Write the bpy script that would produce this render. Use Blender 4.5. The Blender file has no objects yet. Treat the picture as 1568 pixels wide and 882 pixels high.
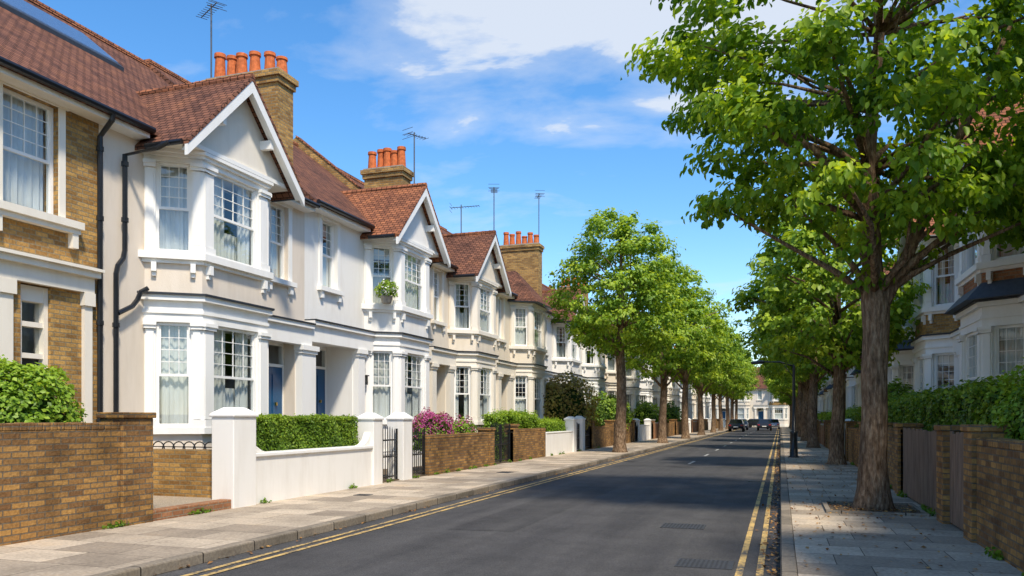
import bpy, bmesh, math, random
import numpy as np
from mathutils import Vector
random.seed(7)
RNG=np.random.default_rng(11)
scene=bpy.context.scene
COL=scene.collection

# ------------------------------------------------------------------ materials
def newmat(name):
    m=bpy.data.materials.new(name); m.use_nodes=True
    nt=m.node_tree; nt.nodes.clear()
    out=nt.nodes.new('ShaderNodeOutputMaterial')
    return m,nt,out
def N(nt,t,**kw):
    n=nt.nodes.new(t)
    for k,v in kw.items(): setattr(n,k,v)
    return n
def rgba(c): return (c[0],c[1],c[2],1)
def ramp(nt,stops):
    r=N(nt,'ShaderNodeValToRGB'); e=r.color_ramp.elements
    e[0].position=stops[0][0]; e[0].color=rgba(stops[0][1])
    e[1].position=stops[-1][0]; e[1].color=rgba(stops[-1][1])
    for p,c in stops[1:-1]:
        x=e.new(p); x.color=rgba(c)
    return r
def mixc(nt,mode='MIX',fac=0.5):
    n=N(nt,'ShaderNodeMix'); n.data_type='RGBA'; n.blend_type=mode; n.inputs[0].default_value=fac
    return n
def prin(nt,out,rough=.7,spec=.3,metal=0):
    p=N(nt,'ShaderNodeBsdfPrincipled'); p.inputs['Roughness'].default_value=rough
    p.inputs['Specular IOR Level'].default_value=spec; p.inputs['Metallic'].default_value=metal
    nt.links.new(p.outputs[0],out.inputs[0]); return p
def noise(nt,vec,scale,detail=4,rough=.55):
    n=N(nt,'ShaderNodeTexNoise'); n.inputs['Scale'].default_value=scale; n.inputs['Detail'].default_value=detail
    n.inputs['Roughness'].default_value=rough
    nt.links.new(vec,n.inputs['Vector']); return n
def bump(nt,p,h,strength,dist=.01):
    b=N(nt,'ShaderNodeBump'); b.inputs['Strength'].default_value=strength; b.inputs['Distance'].default_value=dist
    nt.links.new(h,b.inputs['Height']); nt.links.new(b.outputs[0],p.inputs['Normal']); return b
def geo_pos(nt):
    return N(nt,'ShaderNodeNewGeometry').outputs['Position']

def paint(name,c,rough=.6,dirt=.22,bs=.25,fine=60):
    m,nt,out=newmat(name); p=prin(nt,out,rough,.25); pos=geo_pos(nt)
    mp=N(nt,'ShaderNodeMapping'); mp.inputs['Scale'].default_value=(2.2,2.2,.4); nt.links.new(pos,mp.inputs[0])
    n1=noise(nt,mp.outputs[0],1.6,9,.66)
    d=tuple(x*y for x,y in zip(c,(1-dirt,1-dirt*1.12,1-dirt*1.35)))
    r=ramp(nt,[(.45,c),(.8,d)]); nt.links.new(n1.outputs[0],r.inputs[0])
    n2=noise(nt,pos,fine,3)
    nt.links.new(r.outputs[0],p.inputs['Base Color'])
    bump(nt,p,n2.outputs[0],bs,.006)
    return m
def flat(name,c,rough=.5,spec=.4,metal=0,var=.25,scale=12):
    m,nt,out=newmat(name); p=prin(nt,out,rough,spec,metal); pos=geo_pos(nt)
    n1=noise(nt,pos,scale,5)
    r=ramp(nt,[(.3,tuple(x*(1-var) for x in c)),(.7,tuple(x*(1+var*.5) for x in c))]); nt.links.new(n1.outputs[0],r.inputs[0])
    nt.links.new(r.outputs[0],p.inputs['Base Color']); bump(nt,p,n1.outputs[0],.1,.004)
    return m
def brick(name,c1,c2,mortar,bw=.225,bh=.075,ms=.009,rough=.85,bstr=.6,offset=.5,stain=.35,warm=(1.0,.93,.82)):
    m,nt,out=newmat(name); p=prin(nt,out,rough,.15)
    uv=N(nt,'ShaderNodeUVMap').outputs[0]; pos=geo_pos(nt)
    nw=noise(nt,pos,9,2); sub=N(nt,'ShaderNodeVectorMath',operation='SUBTRACT'); nt.links.new(nw.outputs['Color'],sub.inputs[0]); sub.inputs[1].default_value=(.5,.5,.5)
    sc=N(nt,'ShaderNodeVectorMath',operation='SCALE'); nt.links.new(sub.outputs[0],sc.inputs[0]); sc.inputs['Scale'].default_value=ms*1.1
    ad=N(nt,'ShaderNodeVectorMath',operation='ADD'); nt.links.new(uv,ad.inputs[0]); nt.links.new(sc.outputs[0],ad.inputs[1])
    b=N(nt,'ShaderNodeTexBrick'); b.offset=offset
    b.inputs['Scale'].default_value=1; b.inputs['Brick Width'].default_value=bw; b.inputs['Row Height'].default_value=bh
    b.inputs['Mortar Size'].default_value=ms; b.inputs['Mortar Smooth'].default_value=.2
    b.inputs['Color1'].default_value=rgba(c1); b.inputs['Color2'].default_value=rgba(c2); b.inputs['Mortar'].default_value=rgba(mortar)
    nt.links.new(ad.outputs[0],b.inputs['Vector'])
    n1=noise(nt,pos,1.1,8,.65); n2=noise(nt,pos,26,4)
    r=ramp(nt,[(.3,(1-stain,)*3),(.55,(1,1,1)),(.75,warm)]); nt.links.new(n1.outputs[0],r.inputs[0])
    mx=mixc(nt,'MULTIPLY',1); nt.links.new(b.outputs['Color'],mx.inputs[6]); nt.links.new(r.outputs[0],mx.inputs[7])
    r2=ramp(nt,[(.3,(.62,.6,.6)),(.7,(1.2,1.2,1.15))]); nt.links.new(n2.outputs[0],r2.inputs[0])
    mx2=mixc(nt,'MULTIPLY',.7); nt.links.new(mx.outputs[2],mx2.inputs[6]); nt.links.new(r2.outputs[0],mx2.inputs[7])
    nt.links.new(mx2.outputs[2],p.inputs['Base Color'])
    inv=N(nt,'ShaderNodeMath',operation='MULTIPLY_ADD'); nt.links.new(b.outputs['Fac'],inv.inputs[0]); inv.inputs[1].default_value=-1
    nt.links.new(n2.outputs[0],inv.inputs[2])
    bump(nt,p,inv.outputs[0],bstr,.012)
    return m
def rooftile(name,c1,c2):
    m,nt,out=newmat(name); p=prin(nt,out,.85,.15)
    uv=N(nt,'ShaderNodeUVMap').outputs[0]; pos=geo_pos(nt)
    b=N(nt,'ShaderNodeTexBrick'); b.inputs['Scale'].default_value=1; b.inputs['Brick Width'].default_value=.17; b.inputs['Row Height'].default_value=.115
    b.inputs['Mortar Size'].default_value=.010; b.inputs['Mortar Smooth'].default_value=.4
    b.inputs['Color1'].default_value=rgba(c1); b.inputs['Color2'].default_value=rgba(c2); b.inputs['Mortar'].default_value=(.03,.017,.012,1)
    nt.links.new(uv,b.inputs['Vector'])
    n1=noise(nt,pos,1.5,8,.68)
    r=ramp(nt,[(.3,(.40,.42,.45)),(.5,(.95,.92,.9)),(.72,(1.2,1.12,.9))]); nt.links.new(n1.outputs[0],r.inputs[0])
    mx=mixc(nt,'MULTIPLY',1); nt.links.new(b.outputs['Color'],mx.inputs[6]); nt.links.new(r.outputs[0],mx.inputs[7])
    nt.links.new(mx.outputs[2],p.inputs['Base Color'])
    sx=N(nt,'ShaderNodeSeparateXYZ'); nt.links.new(uv,sx.inputs[0])
    dv=N(nt,'ShaderNodeMath',operation='DIVIDE'); nt.links.new(sx.outputs[1],dv.inputs[0]); dv.inputs[1].default_value=.115
    fr=N(nt,'ShaderNodeMath',operation='FRACT'); nt.links.new(dv.outputs[0],fr.inputs[0])
    iv=N(nt,'ShaderNodeMath',operation='SUBTRACT'); iv.inputs[0].default_value=1; nt.links.new(fr.outputs[0],iv.inputs[1])
    s2=N(nt,'ShaderNodeMath',operation='SUBTRACT'); nt.links.new(iv.outputs[0],s2.inputs[0]); nt.links.new(b.outputs['Fac'],s2.inputs[1])
    bump(nt,p,s2.outputs[0],1,.04)
    return m
def leafmat(name,dark,mid,bright,trans=.35):
    m,nt,out=newmat(name)
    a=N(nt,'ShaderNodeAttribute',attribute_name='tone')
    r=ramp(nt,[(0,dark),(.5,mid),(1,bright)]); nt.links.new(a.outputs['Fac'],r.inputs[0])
    p=N(nt,'ShaderNodeBsdfPrincipled'); p.inputs['Roughness'].default_value=.45; p.inputs['Specular IOR Level'].default_value=.3
    nt.links.new(r.outputs[0],p.inputs['Base Color'])
    t=N(nt,'ShaderNodeBsdfTranslucent')
    mm=mixc(nt,'MULTIPLY',1); nt.links.new(r.outputs[0],mm.inputs[6]); mm.inputs[7].default_value=(1.7,1.55,.55,1); nt.links.new(mm.outputs[2],t.inputs[0])
    ms=N(nt,'ShaderNodeMixShader'); ms.inputs[0].default_value=trans
    nt.links.new(p.outputs[0],ms.inputs[1]); nt.links.new(t.outputs[0],ms.inputs[2]); nt.links.new(ms.outputs[0],out.inputs[0])
    return m
def glassmat(name):
    m,nt,out=newmat(name)
    tr=N(nt,'ShaderNodeBsdfTransparent'); tr.inputs[0].default_value=(.86,.90,.90,1)
    g=N(nt,'ShaderNodeBsdfGlossy'); g.inputs['Roughness'].default_value=.03; g.inputs[0].default_value=(.9,.95,1,1)
    lw=N(nt,'ShaderNodeLayerWeight'); lw.inputs[0].default_value=.5
    pw=N(nt,'ShaderNodeMath',operation='POWER'); nt.links.new(lw.outputs['Facing'],pw.inputs[0]); pw.inputs[1].default_value=3.2
    ma=N(nt,'ShaderNodeMath',operation='MULTIPLY_ADD'); nt.links.new(pw.outputs[0],ma.inputs[0]); ma.inputs[1].default_value=.8; ma.inputs[2].default_value=.09
    ms=N(nt,'ShaderNodeMixShader'); nt.links.new(ma.outputs[0],ms.inputs[0])
    nt.links.new(tr.outputs[0],ms.inputs[1]); nt.links.new(g.outputs[0],ms.inputs[2]); nt.links.new(ms.outputs[0],out.inputs[0])
    return m

M={}
M['white']=paint('white_stucco',(.88,.85,.79),dirt=.12)
M['white2']=paint('white_paint_trim',(.90,.88,.83),.45,.09,.08)
M['beige']=paint('beige_render',(.77,.675,.56),dirt=.14,bs=.5,fine=45)
M['cream']=paint('cream_stucco',(.82,.72,.57),dirt=.14)
M['cream2']=paint('cream_trim',(.86,.79,.67),.5,.10,.1)
M['gablecream']=paint('gable_cream',(.81,.745,.635),dirt=.10)
M['brick']=brick('london_stock_brick',(.62,.365,.118),(.30,.16,.055),(.31,.25,.155))
M['brickwall']=brick('garden_wall_brick',(.50,.275,.088),(.20,.105,.048),(.19,.15,.105),stain=.55,bstr=.9)
M['brickred']=brick('red_brick',(.42,.20,.10),(.30,.13,.06),(.3,.23,.16))
M['roof']=rooftile('clay_roof_tiles',(.255,.115,.070),(.14,.066,.045))
M['roofo']=rooftile('orange_roof_tiles',(.38,.152,.075),(.225,.09,.05))
M['black']=flat('black_iron_paint',(.012,.013,.015),.35,.5)
M['lead']=flat('lead_flashing',(.03,.033,.04),.5,.4)
M['slate']=flat('slate_canopy',(.07,.078,.095),.6,.4)
M['cover']=flat('worn_cast_iron',(.045,.045,.047),.6,.4)
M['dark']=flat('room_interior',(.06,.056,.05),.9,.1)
M['curtain']=paint('net_curtain',(.72,.72,.69),.9,.25,.1)
M['glass']=glassmat('window_glass')
M['skyglass']=flat('skylight_glass',(.10,.14,.22),.08,.9)
M['blue']=flat('navy_door_paint',(.012,.085,.20),.3,.5,var=.1)
M['brass']=flat('brass',(.5,.35,.1),.3,.5,1)
M['pot']=flat('terracotta_pot',(.60,.16,.05),.75,.2,var=.35)
M['stone']=flat('stone_step',(.36,.33,.28),.8,.2)
M['metal']=flat('galvanised_metal',(.14,.14,.14),.45,.5,.8)

def groundmat(name,c1,c2,scale,bs,rough=.9,dist=.01):
    m,nt,out=newmat(name); p=prin(nt,out,rough,.2); pos=geo_pos(nt)
    n1=noise(nt,pos,scale,6,.7); n2=noise(nt,pos,.55,5,.6)
    r=ramp(nt,[(.3,c1),(.7,c2)]); nt.links.new(n1.outputs[0],r.inputs[0])
    r2=ramp(nt,[(.3,(.78,.78,.78)),(.7,(1.15,1.13,1.1))]); nt.links.new(n2.outputs[0],r2.inputs[0])
    mx=mixc(nt,'MULTIPLY',1); nt.links.new(r.outputs[0],mx.inputs[6]); nt.links.new(r2.outputs[0],mx.inputs[7])
    nt.links.new(mx.outputs[2],p.inputs['Base Color']); bump(nt,p,n1.outputs[0],bs,dist)
    return m
M['ground']=groundmat('soil_and_grass',(.06,.07,.03),(.12,.11,.06),3,.5)
M['soil']=groundmat('garden_soil',(.09,.065,.045),(.18,.14,.09),14,.6)
M['gravel']=groundmat('gravel',(.26,.21,.15),(.62,.53,.42),55,1,dist=.03)
def asphalt(name,k):
    m,nt,out=newmat(name); p=prin(nt,out,.8,.25); pos=geo_pos(nt)
    n1=noise(nt,pos,75,5,.8)
    mp=N(nt,'ShaderNodeMapping'); mp.inputs['Scale'].default_value=(1.5,.10,1); nt.links.new(pos,mp.inputs[0])
    n2=noise(nt,mp.outputs[0],1.2,7,.62); n3=noise(nt,pos,1.1,9,.75)
    r=ramp(nt,[(.32,(.034*k,.033*k,.034*k)),(.5,(.068*k,.066*k,.065*k)),(.70,(.145*k,.138*k,.130*k))]); nt.links.new(n1.outputs[0],r.inputs[0])
    r2=ramp(nt,[(.3,(.72,.72,.74)),(.7,(1.25,1.24,1.22))]); nt.links.new(n2.outputs[0],r2.inputs[0])
    r3=ramp(nt,[(.32,(.72,.72,.72)),(.6,(1.08,1.08,1.08))]); nt.links.new(n3.outputs[0],r3.inputs[0])
    a=mixc(nt,'MULTIPLY',1); nt.links.new(r.outputs[0],a.inputs[6]); nt.links.new(r2.outputs[0],a.inputs[7])
    b=mixc(nt,'MULTIPLY',1); nt.links.new(a.outputs[2],b.inputs[6]); nt.links.new(r3.outputs[0],b.inputs[7])
    nt.links.new(b.outputs[2],p.inputs['Base Color']); bump(nt,p,n1.outputs[0],.7,.01)
    return m
M['asphalt']=asphalt('asphalt',1); M['asphalt2']=asphalt('asphalt_repair',.84)
M['flags']=brick('paving_flagstones',(.60,.50,.38),(.31,.255,.195),(.12,.097,.072),bw=.86,bh=.62,ms=.006,bstr=.2,stain=.36,offset=.37,warm=(1.08,.98,.84))
M['kerb']=brick('kerb_stone',(.34,.285,.22),(.21,.18,.14),(.04,.035,.03),bw=.9,bh=.9,ms=.010,bstr=.3,stain=.45,offset=0)
def roadpaint(name,c):
    m,nt,out=newmat(name); p=prin(nt,out,.7,.25); pos=geo_pos(nt)
    n1=noise(nt,pos,22,8,.75); n2=noise(nt,pos,2,4)
    ad=N(nt,'ShaderNodeMath',operation='MULTIPLY_ADD'); nt.links.new(n2.outputs[0],ad.inputs[0]); ad.inputs[1].default_value=.6; nt.links.new(n1.outputs[0],ad.inputs[2])
    r=ramp(nt,[(.68,(.09,.085,.075)),(.86,c)]); nt.links.new(ad.outputs[0],r.inputs[0])
    nt.links.new(r.outputs[0],p.inputs['Base Color']); bump(nt,p,n1.outputs[0],.2,.004); return m
M['yellow']=roadpaint('yellow_road_paint',(.66,.44,.15))
M['whiteline']=roadpaint('white_road_paint',(.5,.5,.48))
m,nt,out=newmat('bark'); p=prin(nt,out,.9,.1); pos=geo_pos(nt)
mp=N(nt,'ShaderNodeMapping'); mp.inputs['Scale'].default_value=(9,9,2.2); nt.links.new(pos,mp.inputs[0])
n1=noise(nt,mp.outputs[0],2.4,8,.7); n2=noise(nt,pos,1.6,4)
v=N(nt,'ShaderNodeTexVoronoi'); v.inputs['Scale'].default_value=2.0; nt.links.new(mp.outputs[0],v.inputs['Vector'])
r=ramp(nt,[(.3,(.075,.048,.03)),(.5,(.26,.175,.115)),(.68,(.48,.37,.26))]); nt.links.new(n1.outputs[0],r.inputs[0])
r2=ramp(nt,[(.35,(.65,.63,.60)),(.65,(1.15,1.1,1.0))]); nt.links.new(n2.outputs[0],r2.inputs[0])
a=mixc(nt,'MULTIPLY',1); nt.links.new(r.outputs[0],a.inputs[6]); nt.links.new(r2.outputs[0],a.inputs[7])
nt.links.new(a.outputs[2],p.inputs['Base Color'])
ad=N(nt,'ShaderNodeMath',operation='ADD'); nt.links.new(n1.outputs[0],ad.inputs[0]); nt.links.new(v.outputs['Distance'],ad.inputs[1])
bump(nt,p,ad.outputs[0],1,.06); M['bark']=m
m,nt,out=newmat('weathered_wood'); p=prin(nt,out,.85,.15); pos=geo_pos(nt)
mp=N(nt,'ShaderNodeMapping'); mp.inputs['Scale'].default_value=(14,14,1); nt.links.new(pos,mp.inputs[0])
n1=noise(nt,mp.outputs[0],2,6,.6)
r=ramp(nt,[(.3,(.12,.08,.058)),(.7,(.32,.23,.165))]); nt.links.new(n1.outputs[0],r.inputs[0]); nt.links.new(r.outputs[0],p.inputs['Base Color']); bump(nt,p,n1.outputs[0],.4,.01)
M['wood']=m
M['leaf']=leafmat('tree_leaves',(.045,.115,.010),(.165,.30,.020),(.46,.58,.055),.47)
M['leafin']=leafmat('tree_leaves_far',(.050,.115,.012),(.18,.31,.024),(.44,.55,.055),.38)
M['hedge']=leafmat('hedge_leaves',(.034,.082,.010),(.12,.22,.018),(.29,.40,.04),.28)
M['hedgebr']=leafmat('shrub_leaves',(.055,.12,.010),(.19,.32,.025),(.40,.53,.06),.32)
M['redshrub']=leafmat('reddish_shrub_leaves',(.09,.04,.015),(.24,.17,.035),(.36,.31,.06),.25)
M['purple']=leafmat('purple_flowers',(.14,.015,.07),(.34,.045,.16),(.50,.12,.30),.2)
M['whitefl']=leafmat('white_flowers',(.5,.5,.4),(.7,.7,.65),(.8,.8,.8),.1)
M['litter']=leafmat('dry_leaves',(.14,.06,.015),(.34,.16,.045),(.50,.28,.08),.05)
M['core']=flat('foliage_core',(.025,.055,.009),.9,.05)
M['carpaint1']=flat('dark_car_paint',(.02,.022,.028),.25,.6,var=.05)
M['carpaint2']=flat('silver_car_paint',(.33,.34,.36),.25,.6,.4,var=.05)
M['carpaint3']=flat('blue_car_paint',(.03,.05,.10),.25,.6,var=.05)
M['carglass']=flat('car_glass',(.015,.018,.02),.06,.8)
M['rubber']=flat('tyre_rubber',(.015,.015,.015),.85,.2)
M['taillight']=flat('tail_light',(.4,.02,.015),.2,.5)

# ------------------------------------------------------------------ geometry builder
class Frame:
    def __init__(s,o,u,v,z=0): s.o=o; s.u=u; s.v=v; s.z=z
    def __call__(s,a,b,z): return (s.o[0]+s.u[0]*a+s.v[0]*b, s.o[1]+s.u[1]*a+s.v[1]*b, z+s.z)
    def dir(s,a,b): return (s.u[0]*a+s.v[0]*b, s.u[1]*a+s.v[1]*b)
    def sub(s,P,Q):
        dx,dy=Q[0]-P[0],Q[1]-P[1]; L=math.hypot(dx,dy); dx/=L; dy/=L
        o=s(P[0],P[1],0)
        return Frame((o[0],o[1]),s.dir(dx,dy),s.dir(-dy,dx),s.z),L
W=Frame((0,0),(1,0),(0,1))
class Build:
    def __init__(s,name): s.name=name; s.parts={}; s.leaf=[]
    def P(s,k): return s.parts.setdefault(k,([],[]))
    def add(s,k,vs,fs):
        V,F=s.P(k); b=len(V); V.extend(vs); F.extend([tuple(i+b for i in f) for f in fs])
    def box(s,k,fr,u0,u1,v0,v1,z0,z1):
        s.add(k,[fr(u0,v0,z0),fr(u1,v0,z0),fr(u1,v1,z0),fr(u0,v1,z0),fr(u0,v0,z1),fr(u1,v0,z1),fr(u1,v1,z1),fr(u0,v1,z1)],
              [(0,3,2,1),(4,5,6,7),(0,1,5,4),(1,2,6,5),(2,3,7,6),(3,0,4,7)])
    def frus(s,k,fr,u0,u1,v0,v1,z0,z1,i):
        s.add(k,[fr(u0,v0,z0),fr(u1,v0,z0),fr(u1,v1,z0),fr(u0,v1,z0),fr(u0+i,v0+i,z1),fr(u1-i,v0+i,z1),fr(u1-i,v1-i,z1),fr(u0+i,v1-i,z1)],
              [(0,3,2,1),(4,5,6,7),(0,1,5,4),(1,2,6,5),(2,3,7,6),(3,0,4,7)])
    def _pr(s,k,a,b):
        n=len(a)
        s.add(k,a+b,[tuple(range(n))[::-1],tuple(range(n,2*n))]+[(i,(i+1)%n,n+(i+1)%n,n+i) for i in range(n)])
    def prism(s,k,fr,pts,z0,z1): s._pr(k,[fr(u,v,z0) for u,v in pts],[fr(u,v,z1) for u,v in pts])
    def extu(s,k,fr,prof,u0,u1): s._pr(k,[fr(u0,v,z) for v,z in prof],[fr(u1,v,z) for v,z in prof])
    def extv(s,k,fr,prof,v0,v1): s._pr(k,[fr(u,v0,z) for u,z in prof],[fr(u,v1,z) for u,z in prof])
    def quad(s,k,pts): s.add(k,list(pts),[tuple(range(len(pts)))])
    def tube(s,k,pts,r,n=8,jit=0):
        pts=[Vector(p) for p in pts]
        if not hasattr(r,'__len__'): r=[r]*len(pts)
        V=[];F=[]
        for i,p in enumerate(pts):
            d=(pts[min(i+1,len(pts)-1)]-pts[max(i-1,0)]).normalized()
            ref=Vector((1,0,0)) if abs(d.x)<.85 else Vector((0,1,0))
            a=d.cross(ref).normalized(); b=d.cross(a)
            for j in range(n):
                t=2*math.pi*j/n; rr=r[i]*(1+jit*random.uniform(-1,1))
                V.append(tuple(p+a*(math.cos(t)*rr)+b*(math.sin(t)*rr)))
        for i in range(len(pts)-1):
            for j in range(n):
                F.append((i*n+j,i*n+(j+1)%n,(i+1)*n+(j+1)%n,(i+1)*n+j))
        F.append(tuple(range(n))[::-1]); F.append(tuple(range((len(pts)-1)*n,len(pts)*n)))
        s.add(k,V,F)
    def finish(s,mats,bevel=0,smooth=()):
        objs=[]
        for k,(V,F) in s.parts.items():
            me=bpy.data.meshes.new(k); me.from_pydata(V,[],F)
            bm=bmesh.new(); bm.from_mesh(me); bmesh.ops.recalc_face_normals(bm,faces=bm.faces); bm.to_mesh(me); bm.free()
            co=np.array(V); lv=np.empty(len(me.loops),dtype=np.int32); me.loops.foreach_get('vertex_index',lv)
            nf=len(me.polygons); nr=np.empty(nf*3); me.polygons.foreach_get('normal',nr); nr=nr.reshape(-1,3)
            lt=np.empty(nf,dtype=np.int32); me.polygons.foreach_get('loop_total',lt)
            nl=np.repeat(nr,lt,axis=0); pc=co[lv]
            flatm=np.abs(nl[:,2])>.95
            h=np.stack([-nl[:,1],nl[:,0],np.zeros(len(nl))],1); hl=np.linalg.norm(h,axis=1); hl[hl<1e-6]=1; h/=hl[:,None]
            w=np.cross(nl,h)
            uv=np.stack([(pc*h).sum(1),(pc*w).sum(1)],1); uv[flatm]=pc[flatm][:,:2]
            ul=me.uv_layers.new(name='UVMap'); ul.data.foreach_set('uv',uv.astype(np.float32).ravel())
            if k in smooth: me.polygons.foreach_set('use_smooth',np.ones(nf,dtype=bool))
            me.materials.append(M[mats[k]])
            ob=bpy.data.objects.new(k,me); COL.objects.link(ob); objs.append(ob)
            if bevel:
                bv=ob.modifiers.new('bevel','BEVEL'); bv.width=bevel; bv.segments=2; bv.limit_method='ANGLE'
        objs+=s.leaf
        if len(objs)==1:
            objs[0].name=s.name; return objs[0]
        e=bpy.data.objects.new(s.name,None); COL.objects.link(e)
        for o in objs: o.parent=e
        return e

def nrm(a): 
    l=np.linalg.norm(a,axis=1,keepdims=True); l[l<1e-9]=1; return a/l
def leaves(name,C,Nn,size,tone,mat,tdir=None,simple=False):
    n=len(C); Nn=nrm(Nn)
    T=RNG.normal(size=(n,3)) if tdir is None else tdir
    T=nrm(T-Nn*(T*Nn).sum(1,keepdims=True)); B=np.cross(Nn,T)
    if simple: tm=np.array([(-.5,0,0),(-.02,.36,.09),(.5,0,-.05),(-.02,-.36,.09)]); fc=[[0,2,1],[0,3,2]]
    else: tm=np.array([(-.5,0,0),(-.22,.30,.10),(.2,.27,.07),(.58,0,-.12),(.2,-.27,.07),(-.22,-.30,.10)]); fc=[[0,3,2,1],[0,5,4,3]]
    k=len(tm); S=size[:,None,None]
    V=C[:,None,:]+S*(tm[None,:,0:1]*T[:,None,:]+tm[None,:,1:2]*B[:,None,:]+tm[None,:,2:3]*Nn[:,None,:])
    V=V.reshape(-1,3).astype(np.float32)
    fv=len(fc[0]); F=(np.array(fc)[None]+np.arange(n)[:,None,None]*k).reshape(-1).astype(np.int32)
    nf=n*len(fc)
    me=bpy.data.meshes.new(name); me.vertices.add(len(V)); me.vertices.foreach_set('co',V.ravel())
    me.loops.add(len(F)); me.loops.foreach_set('vertex_index',F)
    me.polygons.add(nf); me.polygons.foreach_set('loop_start',np.arange(nf,dtype=np.int32)*fv)
    at=me.attributes.new('tone','FLOAT','POINT'); at.data.foreach_set('value',np.clip(np.repeat(tone,k),0,1).astype(np.float32))
    me.materials.append(M[mat]); me.update(); me.validate()
    return me
def obj(name,me):
    o=bpy.data.objects.new(name,me); COL.objects.link(o); return o

# ------------------------------------------------------------------ houses
def wallp(B,k,fr,u0,u1,z0,z1,ops,v0=-.3,v1=0):
    us=sorted(set([u0,u1]+[x for o in ops for x in o[:2] if u0<x<u1]))
    for a,b in zip(us,us[1:]):
        m=(a+b)/2; zs=z0
        for o in sorted([o for o in ops if o[0]<m<o[1]],key=lambda o:o[2]):
            if o[2]>zs: B.box(k,fr,a,b,v0,v1,zs,o[2])
            zs=o[3]
        if zs<z1: B.box(k,fr,a,b,v0,v1,zs,z1)
def window(B,fr,u0,u1,z0,z1,v=-.1,nx=3,nz=3,lod=0,curt=1,low=0):
    f=.055; h=z1-z0; zm=z0+h*.5
    k='window_frames'
    B.box(k,fr,u0,u0+f,v-.07,v+.02,z0,z1); B.box(k,fr,u1-f,u1,v-.07,v+.02,z0,z1)
    B.box(k,fr,u0+f,u1-f,v-.07,v+.018,z1-f,z1); B.box(k,fr,u0+f,u1-f,v-.07,v+.018,z0,z0+f*1.3)
    B.box(k,fr,u0+f,u1-f,v-.055,v+.0,zm-.025,zm+.025)
    if lod<2:
        B.box(k,fr,u0+f,u0+f+.03,v-.05,v-.008,zm+.025,z1-f); B.box(k,fr,u1-f-.03,u1-f,v-.05,v-.008,zm+.025,z1-f)
    bt=.013 if lod<1 else .02
    a0,a1=u0+f,u1-f
    for i in range(1,nx):
        x=a0+(a1-a0)*i/nx
        B.box(k,fr,x-bt/2,x+bt/2,v-.035,v-.012,zm+.025,z1-f)
        if low: B.box(k,fr,x-bt/2,x+bt/2,v-.035,v-.012,z0+f*1.3,zm-.025)
    if lod<2:
        for i in range(1,nz):
            z=zm+.025+(z1-f-zm-.025)*i/nz
            B.box(k,fr,a0,a1,v-.033,v-.014,z-bt/2,z+bt/2)
    B.quad('glass',[fr(a0,v-.025,z0+f),fr(a1,v-.025,z0+f),fr(a1,v-.025,z1-f),fr(a0,v-.025,z1-f)])
    def sheet(b0,b1,zz0,zz1,amp=.026,dv=0):
        n=max(2,int((b1-b0)/.035)) if lod<1 else 2
        ph=random.random()*6; V=[];F=[]
        for i in range(n+1):
            x=b0+(b1-b0)*i/n; vv=v-.14-dv+amp*math.sin(i*1.7+ph)+amp*.6*math.sin(i*.6+ph)
            V+= [fr(x,vv,zz0),fr(x,vv,zz1)]
        F=[(2*i,2*i+2,2*i+3,2*i+1) for i in range(n)]
        B.add('curtains',V,F)
    w=a1-a0
    if curt==1: sheet(a0,a1,z0,z1)
    elif curt==2: sheet(a0,a0+w*.3,z0,z1); sheet(a1-w*.3,a1,z0,z1)
    elif curt==3: sheet(a0,a1,z0,zm+.1); sheet(a0,a1,z1-.35,z1,.0)
    elif curt==4: sheet(a0,a0+w*.42,z0,z1); sheet(a1-w*.30,a1,z0,z1); sheet(a0,a1,z0,zm-.2,.02,.08)
def bayoff(c,o): return [(c-1.6-1.25*o,0),(c-1-.5*o,.8+o),(c+1+.5*o,.8+o),(c+1.6+1.25*o,0)]
def bayband(B,k,fr,c,o,z0,z1): B.prism(k,fr,bayoff(c,o),z0,z1)
def bay_storey(B,fr,c,z0,z1,trim,lod,curts):
    P=[(c-1.6,0),(c-1,.8),(c+1,.8),(c+1.6,0)]
    for i in range(3):
        sf,L=fr.sub(P[i],P[i+1]); pw=.30 if i==1 else .19
        for a,b in ((0,pw),(L-pw,L)):
            B.box(trim,sf,a,b,-.16,.02,z0,z1)
            B.box(trim,sf,a+.03,b-.03,.02,.05,z0+.16,z1-.14)
            B.box(trim,sf,a+.005,b-.005,.02,.075,z0,z0+.15)
            B.box(trim,sf,a-.01,b+.01,.02,.085,z1-.13,z1-.07)
            B.box(trim,sf,a-.02,b+.02,.02,.11,z1-.07,z1-.002)
        window(B,sf,pw,L-pw,z0+.003,z1-.003,-.06,nx=(4 if i==1 else 3),nz=4,lod=lod,curt=curts[i])
    for q,sx in ((1,1),(2,-1)):
        x,y=P[q]; x+=sx*.045; y-=.075
        for r,za,zb in ((.115,z0,z1),(.15,z0,z0+.15),(.155,z1-.13,z1-.07),(.18,z1-.07,z1-.003)):
            B.prism(trim,fr,[(x+r*math.cos(t*math.pi/5),y+r*math.sin(t*math.pi/5)) for t in range(10)],za,zb)
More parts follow.
